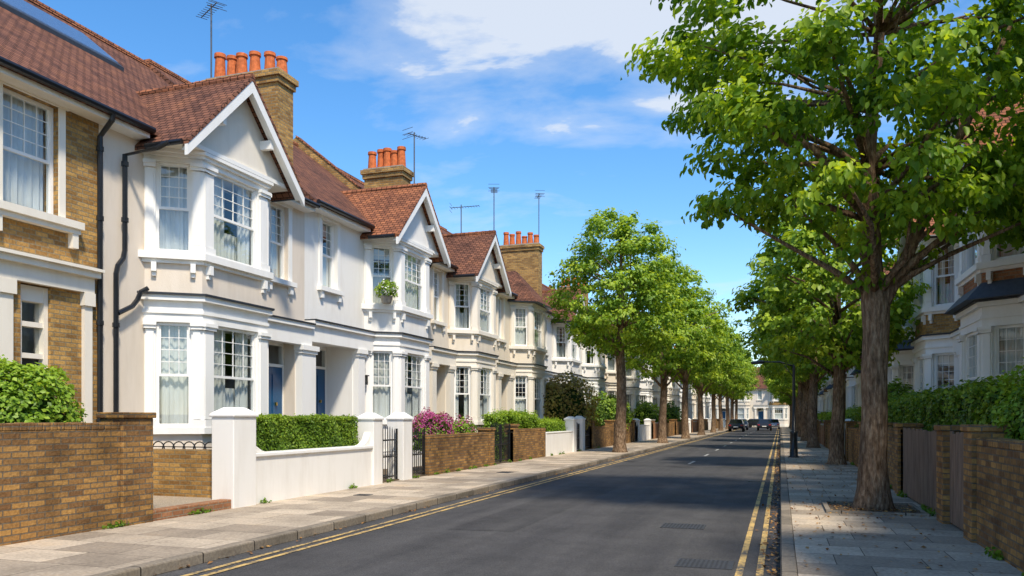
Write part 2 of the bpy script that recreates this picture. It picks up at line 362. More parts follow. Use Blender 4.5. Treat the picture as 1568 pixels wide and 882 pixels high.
def house(name,fr,u0,u1,c,door,ffw,mats=None,gable=True,lod=0,parapet=False,entab=None,doorcol='blue',q=None,canopy=False,dv=-.5,pil=None):
    B=Build(name)
    bo=(c-1.45,c+1.45,.2,6.68)
    ops=[bo,(door[0],door[1],-.3,3.45),(ffw[0],ffw[1],4.86,6.64)]
    wallp(B,'walls',fr,u0,u1,-.3,6.74,ops)
    B.box('walls',fr,u0,u0+.1,-10,-.3,-.3,6.7); B.box('walls',fr,u1-.1,u1,-10,-.3,-.3,6.7); B.box('walls',fr,u0+.1,u1-.1,-10.1,-9.9,-.3,6.7)
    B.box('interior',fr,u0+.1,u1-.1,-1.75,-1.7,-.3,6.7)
    window(B,fr,ffw[0]+.003,ffw[1]-.003,4.863,6.637,-.12,3,4,lod,random.choice([1,2,1,3]))
    a,b=ffw
    B.box('trim',fr,a-.13,a,0,.035,4.86,6.64); B.box('trim',fr,b,b+.13,0,.035,4.86,6.64)
    B.box('trim',fr,a-.15,b+.15,0,.05,6.64,6.735)
    B.box('trim',fr,a-.2,b+.2,-.02,.13,4.75,4.86)
    for x in (a-.1,b): B.box('trim',fr,x,x+.1,0,.09,4.57,4.75)
    d0,d1=door
    B.box('walls',fr,d0-.1,d0,dv,-.3,-.3,3.5); B.box('walls',fr,d1,d1+.1,dv,-.3,-.3,3.5); B.box('walls',fr,d0,d1,dv,-.3,3.45,3.52)
    B.box('steps',fr,d0,d1,dv,.05,-.3,.62); B.box('steps',fr,d0+.02,d1-.02,.05,.35,-.3,.42); B.box('steps',fr,d0+.02,d1-.02,.35,.65,-.3,.24)
    w=.45; dc=d1-w-.03
    B.box('trim',fr,d0,dc-w,dv-.1,dv+.02,.62,3.45); B.box('trim',fr,dc+w,d1,dv-.1,dv+.02,.62,3.45)
    B.box('trim',fr,dc-w,dc+w,dv-.1,dv+.04,3.35,3.45); B.box('trim',fr,dc-w,dc+w,dv-.1,dv+.035,2.83,2.9)
    B.box('door',fr,dc-w,dc+w,dv-.06,dv,.62,2.83)
    for (pa,pb) in ((-.38,-.05),(.05,.38)):
        for (za,zb) in ((.8,1.45),(1.6,2.65)):
            B.box('door',fr,dc+pa,dc+pb,dv-.001,dv+.02,za,zb)
    B.box('brass',fr,dc-.1,dc+.1,dv+.021,dv+.04,1.5,1.54); B.box('brass',fr,dc+.12,dc+.17,dv+.02,dv+.07,1.9,1.98)
    B.quad('glass',[fr(dc-w,dv-.02,2.9),fr(dc+w,dv-.02,2.9),fr(dc+w,dv-.02,3.35),fr(dc-w,dv-.02,3.35)])
    for x0,x1 in (pil if pil else ((d0-.34,d0-.02),(d1+.02,d1+.34))):
        B.box('trim',fr,x0,x1,0,.20,-.3,3.18); B.box('trim',fr,x0-.03,x1+.03,0,.24,-.3,.75)
        B.box('trim',fr,x0-.03,x1+.03,0,.235,3.18,3.26); B.box('trim',fr,x0-.06,x1+.06,0,.27,3.26,3.38)
    e0,e1=entab if entab else ((u0,c-1.45) if door[1]<c else (c+1.45,u1))
    B.box('trim',fr,e0,e1,.002,.22,3.38,3.80); B.box('trim',fr,e0,e1,.002,.30,3.80,3.9); B.box('flashing',fr,e0,e1,.002,.33,3.9,3.935)
    bayband(B,'bay_walls',fr,c,0,-.3,1.3); bayband(B,'trim',fr,c,.04,-.3,.55); bayband(B,'trim',fr,c,.09,1.3,1.42)
    if q is None: q=[random.choice([1,4,3,2,1,4]) for _ in range(6)]
    bay_storey(B,fr,c,1.42,3.4,'trim',lod,q[:3])
    bayband(B,'trim',fr,c,.02,3.4,3.56); bayband(B,'trim',fr,c,.05,3.56,3.62); bayband(B,'trim',fr,c,.02,3.62,3.8)
    bayband(B,'trim',fr,c,.11,3.8,3.9); bayband(B,'flashing',fr,c,.15,3.9,3.94)
    if canopy:
        B._pr('canopy',[fr(x,y,3.942) for x,y in bayoff(c,.34)],[fr(x,y,4.30) for x,y in bayoff(c,.02)])
    bayband(B,'apron',fr,c,0,3.94,4.56); bayband(B,'trim',fr,c,.06,4.5,4.57); bayband(B,'trim',fr,c,.13,4.57,4.7)
    P=[(c-1.6,0),(c-1,.8),(c+1,.8),(c+1.6,0)]
    for i in range(3):
        sf,L=fr.sub(P[i],P[i+1])
        for a in ([.12,L-.2] if i!=1 else [.1,L-.2]):
            B.box('trim',sf,a,a+.09,.0,.11,4.33,4.5); B.box('trim',sf,a+.01,a+.08,.0,.06,4.25,4.33)
    bay_storey(B,fr,c,4.7,6.4,'trim',lod,q[3:])
    bayband(B,'trim',fr,c,.02,6.4,6.50); bayband(B,'trim',fr,c,.08,6.50,6.56); bayband(B,'trim',fr,c,.13,6.56,6.62)
    B.extu('roof',fr,[(.34,6.79),(.34,6.86),(-4.9,11.05),(-10.4,6.86),(-10.4,6.75)],u0,u1)
    B.box('ridge',fr,u0+.002,u1-.002,-5.0,-4.8,11.0,11.1)
    gs=[(u0,c-1.8),(c+1.8,u1)] if gable else [(u0,c-1.9),(c+1.9,u1)]
    for g0,g1 in gs:
        if g1-g0>.1:
            B.tube('gutter',[fr(g0,.40,6.83),fr(g1,.40,6.83)],.06,8)
            B.box('trim',fr,g0,g1,.0,.31,6.70,6.785)
    if gable:
        hw=1.84; ze=6.50; za=8.36
        sl=(za-ze)/hw
        for sgn in (-1,1):
            B.extv('gable_roof',fr,[(c+sgn*hw,ze),(c+sgn*hw,ze+.09),(c,za+.09),(c,za)],-2.6,1.2)
            B.extv('barge_boards',fr,[(c+sgn*(hw+.0),ze-.2),(c+sgn*hw,ze-.005),(c,za-.005),(c,za-.25)],1.12,1.19)
            B.extv('barge_boards',fr,[(c+sgn*(hw-.06),ze-.08),(c+sgn*(hw-.06),ze-.01),(c,za-.06),(c,za-.13)],1.0,1.12)
            B.tube('gutter',[fr(c+sgn*(hw+.05),.3,ze+.03),fr(c+sgn*(hw+.05),1.1,ze+.03)],.05,8)
        n=14
        for i in range(n): B.tube('ridge',[fr(c,-2.6+3.8*i/n,za+.06),fr(c,-2.6+3.8*(i+.97)/n,za+.06)],[.10,.088],8)
        B.extv('gable_wall',fr,[(c-1.68,6.625),(c+1.68,6.625),(c,6.625+1.68*sl)],.0,.86)
        B.extv('trim',fr,[(c-1.5,6.63),(c+1.5,6.63),(c+1.45,6.71),(c-1.45,6.71)],.862,.93)
        for x in (-.75,.75): B.box('trim',fr,c+x-.05,c+x+.05,.86,1.12,6.625+1.68*sl-abs(x)*sl-.34,6.625+1.68*sl-abs(x)*sl-.16)
    else:
        o=.3; e=6.66
        bayband(B,'trim',fr,c,.15,6.62,6.66)
        Q=bayoff(c,o)
        V=[fr(*p,e) for p in Q]+[fr(c-1.6-1.25*o,-2.4,e),fr(c+1.6+1.25*o,-2.4,e),fr(c-.12,-.25,8.25),fr(c+.12,-.25,8.25),fr(c-.12,-2.4,8.25),fr(c+.12,-2.4,8.25)]
        B.add('gable_roof',V,[(0,1,6),(1,2,7,6),(2,3,7),(4,0,6,8),(3,5,9,7),(6,7,9,8),(0,3,2,1),(0,4,5,3),(4,8,9,5)])
        bayband(B,'gutter',fr,c,.33,6.60,6.655)
    if parapet:
        B.extu('brickwork',fr,[(.36,6.8),(.36,7.1),(-4.9,11.35),(-10.4,7.1),(-10.4,6.6)],u1-.14,u1+.14)
        B.extu('ridge',fr,[(.38,7.1),(.38,7.14),(-4.9,11.4),(-4.9,11.352)],u1-.17,u1+.17)
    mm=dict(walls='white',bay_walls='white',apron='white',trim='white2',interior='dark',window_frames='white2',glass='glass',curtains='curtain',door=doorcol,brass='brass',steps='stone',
            flashing='lead',canopy='slate',roof='roof',ridge='roofo',gutter='black',gable_roof='roof',barge_boards='white2',gable_wall='white',brickwork='brick',downpipes='black',lantern='black',skylight='skyglass',skylight_frame='lead',pots='pot')
    if mats: mm.update(mats)
    B.mm=mm
    return B
def chimney(name,fr,uc,va,vb,zt,npots,z0=7.0):
    B=Build(name)
    B.box('stack',fr,uc-.33,uc+.33,va,vb,z0,zt-.35)
    B.box('stack',fr,uc-.38,uc+.38,va-.05,vb+.05,zt-.35,zt-.2); B.box('stack',fr,uc-.43,uc+.43,va-.1,vb+.1,zt-.2,zt-.06)
    B.box('cap',fr,uc-.36,uc+.36,va-.03,vb+.03,zt-.06,zt)
    for i in range(npots):
        v=va+.18+(vb-va-.36)*i/(npots-1); u=uc+random.uniform(-.12,.12)
        x,y,_=fr(u,v,0); h=random.choice([.45,.6,.62,.72]); z=zt-.01+fr.z
        B.tube('pots',[(x,y,z),(x,y,z+h*.1),(x,y,z+h*.85),(x,y,z+h*.86),(x,y,z+h)],[.155,.15,.12,.15,.145],12)
        B.tube('pot_mouth',[(x,y,z+h+.0),(x,y,z+h+.004)],[.11,.11],12)
    return B.finish(dict(stack='brick',cap='stone',pots='pot',pot_mouth='dark'))
def antenna(x,y,z0,z1,ang=0,n=9,L=1.3):
    B=Build('tv_antenna')
    B.tube('a',[(x,y,z0),(x,y,z1)],.022,6)
    ca,sa=math.cos(ang),math.sin(ang); zb=z1-.12
    B.tube('a',[(x-ca*L*.35,y-sa*L*.35,zb),(x+ca*L*.65,y+sa*L*.65,zb+.05)],.014,5)
    for i in range(n):
        t=-.35+i/(n-1); cx,cy=x+ca*L*t,y+sa*L*t; l=.30 if i>1 else .42
        B.tube('a',[(cx+sa*l/2,cy-ca*l/2,zb+.05*t),(cx-sa*l/2,cy+ca*l/2,zb+.05*t)],.008,4)
    t=-.38; cx,cy=x+ca*L*t,y+sa*L*t
    for zz in (-.15,0,.15): B.tube('a',[(cx+sa*.25,cy-ca*.25,zb+zz),(cx-sa*.25,cy+ca*.25,zb+zz)],.008,4)
    return B.finish({'a':'metal'})

LX=-11.2
FL=Frame((LX,0),(0,1),(1,0),0)
def FLz(z): return Frame((LX,0),(0,1),(1,0),z)
cream=dict(walls='cream',bay_walls='cream',apron='cream',trim='cream2',gable_wall='cream',barge_boards='white2')
B=Build('brick_terraced_house'); fr=FL
ops=[(8.98,9.98,4.86,6.68),(9.30,9.84,-.3,3.72),(4.2,7.6,.9,3.4),(5.4,6.6,4.86,6.6)]
wallp(B,'walls',fr,2.0,10.8,-.3,6.74,ops)
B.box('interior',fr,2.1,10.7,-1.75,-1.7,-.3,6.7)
window(B,fr,8.983,9.977,4.863,6.677,-.12,4,4,0,1); window(B,fr,5.403,6.597,4.863,6.597,-.12,4,4,0,1); window(B,fr,4.203,7.597,.903,3.397,-.12,6,4,0,1)
B.box('trim',fr,8.86,8.98,0,.03,4.86,6.68); B.box('trim',fr,9.98,10.10,0,.03,4.86,6.68); B.box('trim',fr,8.80,10.16,0,.05,6.68,6.738)
B.box('trim',fr,8.75,10.35,-.02,.17,4.74,4.86); B.box('trim',fr,8.78,10.32,0,.12,4.66,4.74)
for x in (8.8,10.17): B.box('trim',fr,x,x+.11,0,.11,4.42,4.66)
B.box('trim',fr,2.0,10.62,.0,.10,3.72,3.98); B.box('trim',fr,2.0,10.66,.0,.2,3.98,4.08); B.box('trim',fr,2.0,10.68,.0,.26,4.08,4.13)
for x0,x1 in ((8.88,9.12),(10.44,10.60)):
    B.box('trim',fr,x0,x1,0,.07,-.3,3.5); B.box('trim',fr,x0-.03,x1+.03,0,.11,3.5,3.72)
B.box('trim',fr,9.30,9.37,-.25,-.06,.5,3.7); B.box('trim',fr,9.77,9.84,-.25,-.06,.5,3.7); B.box('trim',fr,9.37,9.77,-.25,-.07,3.45,3.7); B.box('trim',fr,9.37,9.77,-.25,-.08,3.05,3.13); B.box('trim',fr,9.37,9.77,-.25,-.08,2.55,2.63)
B.box('door',fr,9.37,9.77,-.24,-.18,.5,2.55); B.quad('glass',[fr(9.37,-.17,2.63),fr(9.77,-.17,2.63),fr(9.77,-.17,3.45),fr(9.37,-.17,3.45)])
B.box('steps',fr,9.30,9.84,-.3,.3,-.3,.5)
B.extu('roof',fr,[(.34,6.79),(.34,6.86),(-4.9,11.05),(-10.4,6.86),(-10.4,6.75)],2.0,10.8)
B.box('ridge',fr,2.0,10.8,-5.0,-4.8,11.0,11.1)
B.tube('gutter',[fr(2,.40,6.83),fr(10.8,.40,6.83)],.06,8); B.box('trim',fr,2,10.8,.0,.31,6.70,6.785)
B.box('walls',fr,2.0,2.1,-10,-.3,-.3,6.7)
B.tube('downpipes',[fr(10.72,.4,6.8),fr(10.72,.38,6.7),fr(10.74,.09,6.45),fr(10.74,.09,.1)],.045,8)
for z in (1.5,3.2,5.0,6.2): B.tube('downpipes',[fr(10.74,.09,z),fr(10.74,.09,z+.08)],.06,8)
B.finish(dict(walls='brick',interior='dark',window_frames='white2',glass='glass',curtains='curtain',trim='cream2',door='lead',steps='stone',roof='roof',ridge='roofo',gutter='black',downpipes='black'))
def skylight(B,fr,u0,u1,va,vb):
    def rz(v): return 6.86+(.34-v)*.7997
    for k,o,i in (('skylight_frame',.09,0),('skylight',.12,.09)):
        B.add(k,[fr(u0+i,va-i,rz(va-i)),fr(u1-i,va-i,rz(va-i)),fr(u1-i,vb+i,rz(vb+i)),fr(u0+i,vb+i,rz(vb+i)),
                 fr(u0+i,va-i,rz(va-i)+o),fr(u1-i,va-i,rz(va-i)+o),fr(u1-i,vb+i,rz(vb+i)+o),fr(u0+i,vb+i,rz(vb+i)+o)],
              [(0,3,2,1),(4,5,6,7),(0,1,5,4),(1,2,6,5),(2,3,7,6),(3,0,4,7)])
c=13.45
B=house('terraced_house',FL,10.8,17.1,c,(15.3,16.68),(15.66,16.40),mats=dict(walls='beige',bay_walls='beige',apron='beige',gable_wall='gablecream'),entab=(c+1.45,17.1),q=[1,4,1,1,4,1],dv=-.34,pil=((16.70,17.30),))
skylight(B,FL,9.6,14.3,-2.9,-4.1)
B.tube('downpipes',[FL(11.45,.9,6.50),FL(11.40,.7,6.4),FL(11.28,.10,6.3),FL(11.28,.10,4.6),FL(11.24,.1,4.45),FL(11.12,.10,4.3),FL(11.08,.1,4.15),FL(11.08,.10,.1)],.045,8)
B.tube('downpipes',[FL(11.70,.22,3.98),FL(11.6,.15,3.9),FL(11.55,.12,3.75),FL(11.45,.1,3.62),FL(11.10,.12,3.45)],.045,8)
for u,z in ((11.28,6.1),(11.28,5.1),(11.08,3.2),(11.08,1.4)): B.tube('downpipes',[FL(u,.10,z),FL(u,.10,z+.08)],.062,8)
B.finish(B.mm)
F2=FLz(.12); c=21.7
B=house('terraced_house',F2,17.1,24.2,c,(17.36,19.42),(17.87,18.62),entab=(17.1,c-1.45),parapet=True,mats=dict(gable_roof='roofo'),q=[1,4,1,3,1,1],dv=-.84,pil=((19.44,19.78),))
skylight(B,F2,18.9,20.6,-3.2,-4.2)
B.tube('downpipes',[F2(24.12,.4,6.8),F2(24.12,.12,6.4),F2(24.12,.1,.1)],.05,8)
B.box('lantern',F2,19.88,20.0,.05,.17,2.42,2.66); B.box('lantern',F2,19.85,20.03,.02,.20,2.66,2.69); B.box('lantern',F2,19.92,19.96,.0,.05,2.5,2.55)
B.finish(B.mm)
F3=FLz(.06); c=27.8
B=house('terraced_house',F3,24.2,30.6,c,(24.7,25.85),(24.85,25.55),mats=cream)
B.tube('downpipes',[F3(30.5,.4,6.8),F3(30.5,.12,6.4),F3(30.5,.1,.1)],.05,8); B.finish(B.mm)
F4=FLz(.06); c=34.6
B=house('terraced_house',F4,30.6,37.2,c,(31.3,32.5),(31.4,32.1),mats=cream,gable=False); B.finish(B.mm)
u=37.2; i=0
while u<124:
    w=6.5; lod=1 if u<60 else 2
    mt=[dict(),dict(),cream,dict(walls='cream')][i%4]
    F=FLz([.0,.1,.05][i%3])
    B=house('terraced_house',F,u,u+w,u+4.2,(u+.55,u+1.75),(u+.75,u+1.45),mats=mt,gable=(i%3!=1),lod=lod,parapet=(i%2==0)); B.finish(B.mm)
    if i%2==0 and i>0: chimney('chimney',FL,u,-2.4,-.6,10.1,5)
    u+=w; i+=1
chimney('chimney',FL,17.1,-2.65,-.55,10.25,6)
chimney('chimney',FL,24.2,-2.1,-.7,10.0,5)
chimney('chimney',FL,38.6,-2.3,-.3,10.4,6)
antenna(-14.0,17.1,9.0,12.35,2.6,9,1.1); antenna(-11.65,24.3,8,11.2,1.2,7,.8); antenna(-12.1,33.4,8,11.9,1.9,9,.9); antenna(-12.9,31.5,8,10.7,.2,11,1.2); antenna(-11.6,38.7,10,13.0,2.0,6,1.0)

RX=4.7
def FR(z=0): return Frame((RX,0),(0,1),(-1,0),z)
u=1.9; i=0
rm=[dict(walls='brick',apron='brickred'),dict(walls='white',roof='roofo',gable_roof='roofo'),dict(walls='brick',apron='brickred',gable_roof='roofo'),dict(walls='brick',apron='brick',gable_wall='brick',gable_roof='roofo'),dict(walls='white',roof='roofo',gable_roof='roofo'),dict(walls='brick',apron='brick')]
while u<124:
    w=6.6; lod=0 if u<28 else (1 if u<60 else 2)
    B=house('terraced_house',FR([0,.1,.05][i%3]),u,u+w,u+4.3,(u+.55,u+1.75),(u+.75,u+1.45),mats=rm[i%6],gable=(i%3!=1),lod=lod,canopy=(i%2==0))
    if i in(2,3,4,5): 
        f_=FR(0); B.tube('downpipes',[f_(u+.12,.4,6.8),f_(u+.12,.12,6.4),f_(u+.12,.1,.1)],.05,8)
    B.finish(B.mm)
    if i%2==0 and i>0: chimney('chimney',FR(),u,-2.4,-.6,10.1,5)
    u+=w; i+=1
FE=Frame((0,150),(1,0),(0,-1),0)
for j,(a,mt) in enumerate([(-31,dict(walls='brick')),(-24.4,cream),(-17.8,dict(walls='brick')),(-11.2,cream),(-4.6,dict(walls='beige',bay_walls='beige',apron='brick',trim='cream2')),(2.0,dict(walls='brick')),(8.6,cream),(15.2,cream)]):
    B=house('terraced_house',FE,a,a+6.6,a+4.3,(a+.55,a+1.75),(a+.75,a+1.45),mats=mt,gable=(j%2==0),lod=2); B.finish(B.mm)
    if j%2==0: chimney('chimney',FE,a,-2.4,-.6,10.1,4)

# ------------------------------------------------------------------ ground, road, pavements
def sheet(name,x0,x1,y0,y1,z,mat):
    B=Build(name); B.quad(name,[(x0,y0,z),(x1,y0,z),(x1,y1,z),(x0,y1,z)]); return B.finish({name:mat})
sheet('ground',-700,700,-300,1400,0,'ground')
B=Build('road'); B.quad('r',[(-6,-25,.006),(0,-25,.006),(0,134,.006),(-6,134,.006)]); B.quad('r',[(-60,134,.006),(60,134,.006),(60,142,.006),(-60,142,.006)])
B.quad('repair_patch',[(-4.5,10.5,.0095),(-3.55,10.6,.0095),(-3.5,18.2,.0095),(-4.55,18.1,.0095)]); B.quad('repair_patch',[(-2.3,15.2,.0095),(-1.2,15.3,.0095),(-1.25,16.9,.0095),(-2.35,16.8,.0095)]); B.quad('repair_patch',[(-5.2,26,.0095),(-.9,26.1,.0095),(-.9,27.0,.0095),(-5.2,26.9,.0095)])
B.finish({'r':'asphalt','repair_patch':'asphalt2'})
def slab(name,x0,x1,y0,y1,z0,z1,mat,bevel=0):
    B=Build(name); B.box(name,W,x0,x1,y0,y1,z0,z1); return B.finish({name:mat},bevel)
slab('pavement',-8.6,-6.16,-25,133,-.1,.12,'flags'); slab('pavement',.16,2.3,-25,133,-.1,.12,'flags'); slab('pavement',-40,40,143,146,-.1,.12,'flags')
slab('kerb',-6.158,-6.0,-25,133,-.1,.125,'kerb',.02); slab('kerb',0,.158,-25,133,-.1,.125,'kerb',.02)
slab('front_garden_ground',-11.2,-8.602,11.3,133,-.1,.15,'soil'); slab('front_garden_ground',2.302,4.7,-5,133,-.1,.15,'soil')
slab('front_garden_ground',-11.2,-8.602,-5,9.1,-.1,.15,'soil')
slab('gravel_drive',-11.19,-8.75,9.1,11.3,-.1,.25,'gravel')
B=Build('road_markings')
for x in (-5.50,-5.68,-.40,-.20): B.quad('yellow',[(x-.036,-25,.0135),(x+.036,-25,.0135),(x+.036,131,.0135),(x-.036,131,.0135)])
B.quad('yellow',[(-.36,17.6,.0145),(-.24,17.6,.0145),(-.24,17.7,.0145),(-.36,17.7,.0145)])
y=28
while y<130:
    B.quad('white',[(-3.05,y,.0135),(-2.95,y,.0135),(-2.95,y+2,.0135),(-3.05,y+2,.0135)]); y+=6
B.finish(dict(yellow='yellow',white='whiteline'))
def cover(x,y,w,l,grate=False,z=0):
    B=Build('manhole_cover' if not grate else 'drain_grate')
    B.box('m',W,x-w/2,x+w/2,y-l/2,y+l/2,z-.02,z+.014)
    for i in range(int(w/.05)):
        for j in range(int(l/.05)):
            if not grate: B.box('m',W,x-w/2+.025+i*.05-.012,x-w/2+.025+i*.05+.012,y-l/2+.025+j*.05-.012,y-l/2+.025+j*.05+.012,z+.014,z+.017)
    if grate:
        for i in range(int(w/.06)): B.box('m',W,x-w/2+.02+i*.06,x-w/2+.05+i*.06,y-l/2+.03,y+l/2-.03,.014,.02)
    B.finish({'m':'cover'})
cover(-1.35,11.9,.62,.5); cover(-.78,8.9,.6,.5); cover(-.55,21,.45,.4,True); cover(-5.2,29,.4,.4,True); cover(-7.6,13.6,.3,.25,False,.112); cover(-7.1,20.5,.35,.5,False,.112)

# ------------------------------------------------------------------ low walls, piers, gates
WX=-8.54
def pier(B,k,x,y0,y1,z,w=.42,cap='cap',pyr=.1,z0=-.05):
    B.box(k,W,x-w,x,y0,y1,z0,z-.08); B.box(cap,W,x-w-.03,x+.03,y0-.03,y1+.03,z-.08,z-.03); B.frus(cap,W,x-w-.03,x+.03,y0-.03,y1+.03,z-.03,z+pyr,.16)
def lwall(name,x,y0,y1,z,kind,piers=(),side=-1,pz=None):
    B=Build(name); t=.22; a,b=(x-t,x) if side<0 else (x,x+t)
    B.box('w',W,a,b,y0,y1,-.05,z-.05)
    if kind=='white': B.box('c',W,a-.02,b+.02,y0,y1,z-.05,z)
    else:
        y=y0
        while y<y1-.01:
            e=min(y+.105,y1); B.box('c',W,a-.006,b+.006,y,e-.008,z-.05,z+.04+random.uniform(-.006,.006)); y=e
            if y>40: 
                B.box('c',W,a-.004,b+.004,y,y1,z-.05,z+.04); break
    for p0,p1 in piers:
        xx=b+.05 if side<0 else a-.05+.42
        if kind=='white': pier(B,'w',xx,p0,p1,pz,.42,'c',.07)
        else:
            B.box('w',W,xx-.42,xx,p0,p1,-.05,pz-.08); B.box('c',W,xx-.45,xx+.03,p0-.03,p1+.03,pz-.08,pz)
    mt={'white':('white','white2'),'brick':('brickwall','brickwall'),'red':('brickred','stone')}[kind]
    return B.finish(dict(w=mt[0],c=mt[1]),.01)
lwall('brick_garden_wall',WX,-3,8.6,1.50,'brick',[(8.6,9.15)],-1,1.68)
B=Build('brick_garden_wall'); B.box('w',W,-10.5,WX-.24,11.16,11.36,.1,1.06); B.finish(dict(w='brick'),.01)
B=Build('brick_step'); B.box('w',W,WX-.2,WX+.02,9.16,10.9,.05,.27); B.finish(dict(w='brickred'),.015)
B=Build('hoop_railing')
for i in range(8):
    x0=-10.45+i*.22; pts=[(x0+.11-.13*math.cos(t*math.pi/8),11.26,1.06+.13*math.sin(t*math.pi/8)) for t in range(9)]
    B.tube('r',pts,.011,6)
B.tube('r',[(-10.5,11.26,1.10),(-8.8,11.26,1.10)],.009,6); B.finish({'r':'black'})
B=Build('white_garden_wall')
B.box('w',W,WX-.22,WX,11.5,15.66,-.05,.93); B.box('c',W,WX-.26,WX+.04,11.5,15.66,.93,1.0)
pier(B,'w',WX+.06,10.9,11.5,1.7,.44,'c',.08); pier(B,'w',WX+.05,15.66,16.08,1.64,.42,'c',.08)
B.extv('w',Frame((WX-.2,0),(0,1),(1,0)),[(11.5,1.0),(11.5,1.3),(11.62,1.12),(11.8,1.03),(11.95,1.0)],0,.17)
B.extv('w',Frame((WX-.2,0),(0,1),(1,0)),[(15.66,1.0),(15.66,1.3),(15.54,1.12),(15.38,1.03),(15.2,1.0)],0,.17)
B.finish(dict(w='white',c='white2'),.015)
B=Build('gate_pillar'); pier(B,'w',WX+.05,17.12,17.6,1.64,.44,'c',.1); B.finish(dict(w='white',c='white2'),.015)
def gate(y0,y1,z,x=WX-.1):
    B=Build('iron_gate')
    for zz in (.22,z*.55,z-.18): B.box('g',W,x-.012,x+.012,y0,y1,zz,zz+.035)
    n=max(3,int((y1-y0)/.105))
    for i in range(n+1):
        y=y0+(y1-y0)*i/n; top=z+.12*math.sin(math.pi*i/n)
        B.tube('g',[(x,y,.2),(x,y,top),(x,y,top+.06)],[.011,.011,.001],6)
        if i<n:
            ym=y+(y1-y0)/n/2
            B.tube('g',[(x,ym+.045*math.cos(t*math.pi/4),z*.55+.09+.045*math.sin(t*math.pi/4)) for t in range(9)],.006,4)
    for y in (y0,y1): B.box('g',W,x-.02,x+.02,y-.02,y+.02,.15,z+.1)
    B.finish({'g':'black'})
gate(16.14,17.06,1.25); gate(17.68,18.6,1.22)
lwall('brick_garden_wall',WX,18.7,23.5,1.12,'brick',[(23.1,23.5)],-1,1.3); gate(23.6,24.45,1.3); gate(24.5,25.4,1.3)
lwall('brick_garden_wall',WX,25.5,29.4,1.18,'brick',[(25.5,25.9)],-1,1.4)
lwall('white_garden_wall',WX,29.5,34.2,1.05,'white',[(33.6,34.1)],-1,1.6)
B=Build('gate_pillar'); pier(B,'w',WX+.05,35.2,35.7,1.6,.44,'c',.1); B.finish(dict(w='white',c='white2'),.01)
gate(34.2,35.15,1.25); gate(35.75,37.2,1.4)
y=37.3;i=0
while y<130:
    k=['brick','brick','white','red'][i%4]
    lwall('white_garden_wall' if k=='white' else 'brick_garden_wall',WX,y,y+5.1,1.15+.1*(i%2),k,[(y,y+.42),(y+4.7,y+5.12)],-1,1.5)
    if i<4: gate(y+5.2,y+6.3,1.25)
    y+=6.5;i+=1
RWX=2.2
lwall('brick_garden_wall',RWX,-3,10.7,1.33,'brick',[(10.7,11.15)],1,1.52)
B=Build('wooden_fence')
y=11.2
while y<16.9:
    if 12.45<y<12.95 : y+=.1; continue
    B.box('w',W,RWX+.04,RWX+.065,y,y+.095,.15,1.40+random.uniform(-.02,.02)); y+=.112
for z in (.4,1.15): B.box('w',W,RWX+.066,RWX+.11,11.2,16.9,z,z+.07)
B.finish({'w':'wood'})
lwall('brick_garden_wall',RWX,12.5,12.9,1.3,'brick',[(12.48,12.95)],1,1.5)
lwall('brick_garden_wall',RWX,17.0,23.6,1.35,'brick',[(17.0,17.42),(20.2,20.6),(23.2,23.6)],1,1.5)
y=24.6;i=0
while y<130:
    k=['brick','white','brick','red'][i%4]
    lwall('white_garden_wall' if k=='white' else 'brick_garden_wall',RWX,y,y+5.3,1.25,k,[(y,y+.42),(y+4.9,y+5.32)],1,1.5)
    y+=6.6;i+=1

# ------------------------------------------------------------------ vegetation
def ell_leaves(cx,cy,cz,rx,ry,rz,n,size,tonebase=.45,bump_=.15,zmin=None):
    d=nrm(RNG.normal(size=(n,3))); d[:,2]=np.where(d[:,2]<-.6,-d[:,2],d[:,2])
    ph=RNG.random(6)*6
    env=1+bump_*(np.sin(d[:,0]*5+ph[0])*np.sin(d[:,1]*6+ph[1])+.6*np.sin(d[:,2]*9+ph[2])*np.sin(d[:,0]*11+ph[3]))
    r=env*(1-.22*RNG.random(n)**2)+RNG.normal(size=n)*.03
    C=np.stack([cx+d[:,0]*rx*r,cy+d[:,1]*ry*r,cz+d[:,2]*rz*r],1)
    Nn=d+np.array([0,0,.35])+RNG.normal(size=(n,3))*.5
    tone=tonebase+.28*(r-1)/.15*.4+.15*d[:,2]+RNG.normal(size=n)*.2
    if zmin is not None: k=C[:,2]>zmin; C,Nn,tone=C[k],Nn[k],tone[k]
    return C,Nn,size*(.7+.6*RNG.random(len(C))),tone
def core_ell(B,cx,cy,cz,rx,ry,rz,k='core'):
    V=[];F=[];a=8;b=12
    for i in range(a+1):
        for j in range(b):
            t=math.pi*i/a;p=2*math.pi*j/b; V.append((cx+rx*math.sin(t)*math.cos(p),cy+ry*math.sin(t)*math.sin(p),cz+rz*math.cos(t)))
    for i in range(a):
        for j in range(b): F.append((i*b+j,i*b+(j+1)%b,(i+1)*b+(j+1)%b,(i+1)*b+j))
    B.add(k,V,F)
def shrub(name,cx,cy,cz,rx,ry,rz,n,size,mat='hedge',extra=None,bump_=.15,tb=.45):
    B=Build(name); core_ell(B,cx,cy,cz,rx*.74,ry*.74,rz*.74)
    B.tube('stem',[(cx,cy,.1),(cx,cy,cz)],.04,6)
    B.leaf.append(obj('leaves',leaves('leaves',*ell_leaves(cx,cy,cz,rx,ry,rz,n,size,tb,bump_,.12),mat,simple=True)))
    if extra:
        m2,n2,s2=extra
        C,Nn,s,t=ell_leaves(cx,cy,cz+.05,rx*1.05,ry*1.05,rz*1.12,n2,s2,.5,.2); k=C[:,2]>cz
        B.leaf.append(obj('flowers',leaves('flowers',C[k],Nn[k],s[k],t[k],m2,simple=True)))
    return B.finish(dict(core='core',stem='bark'))
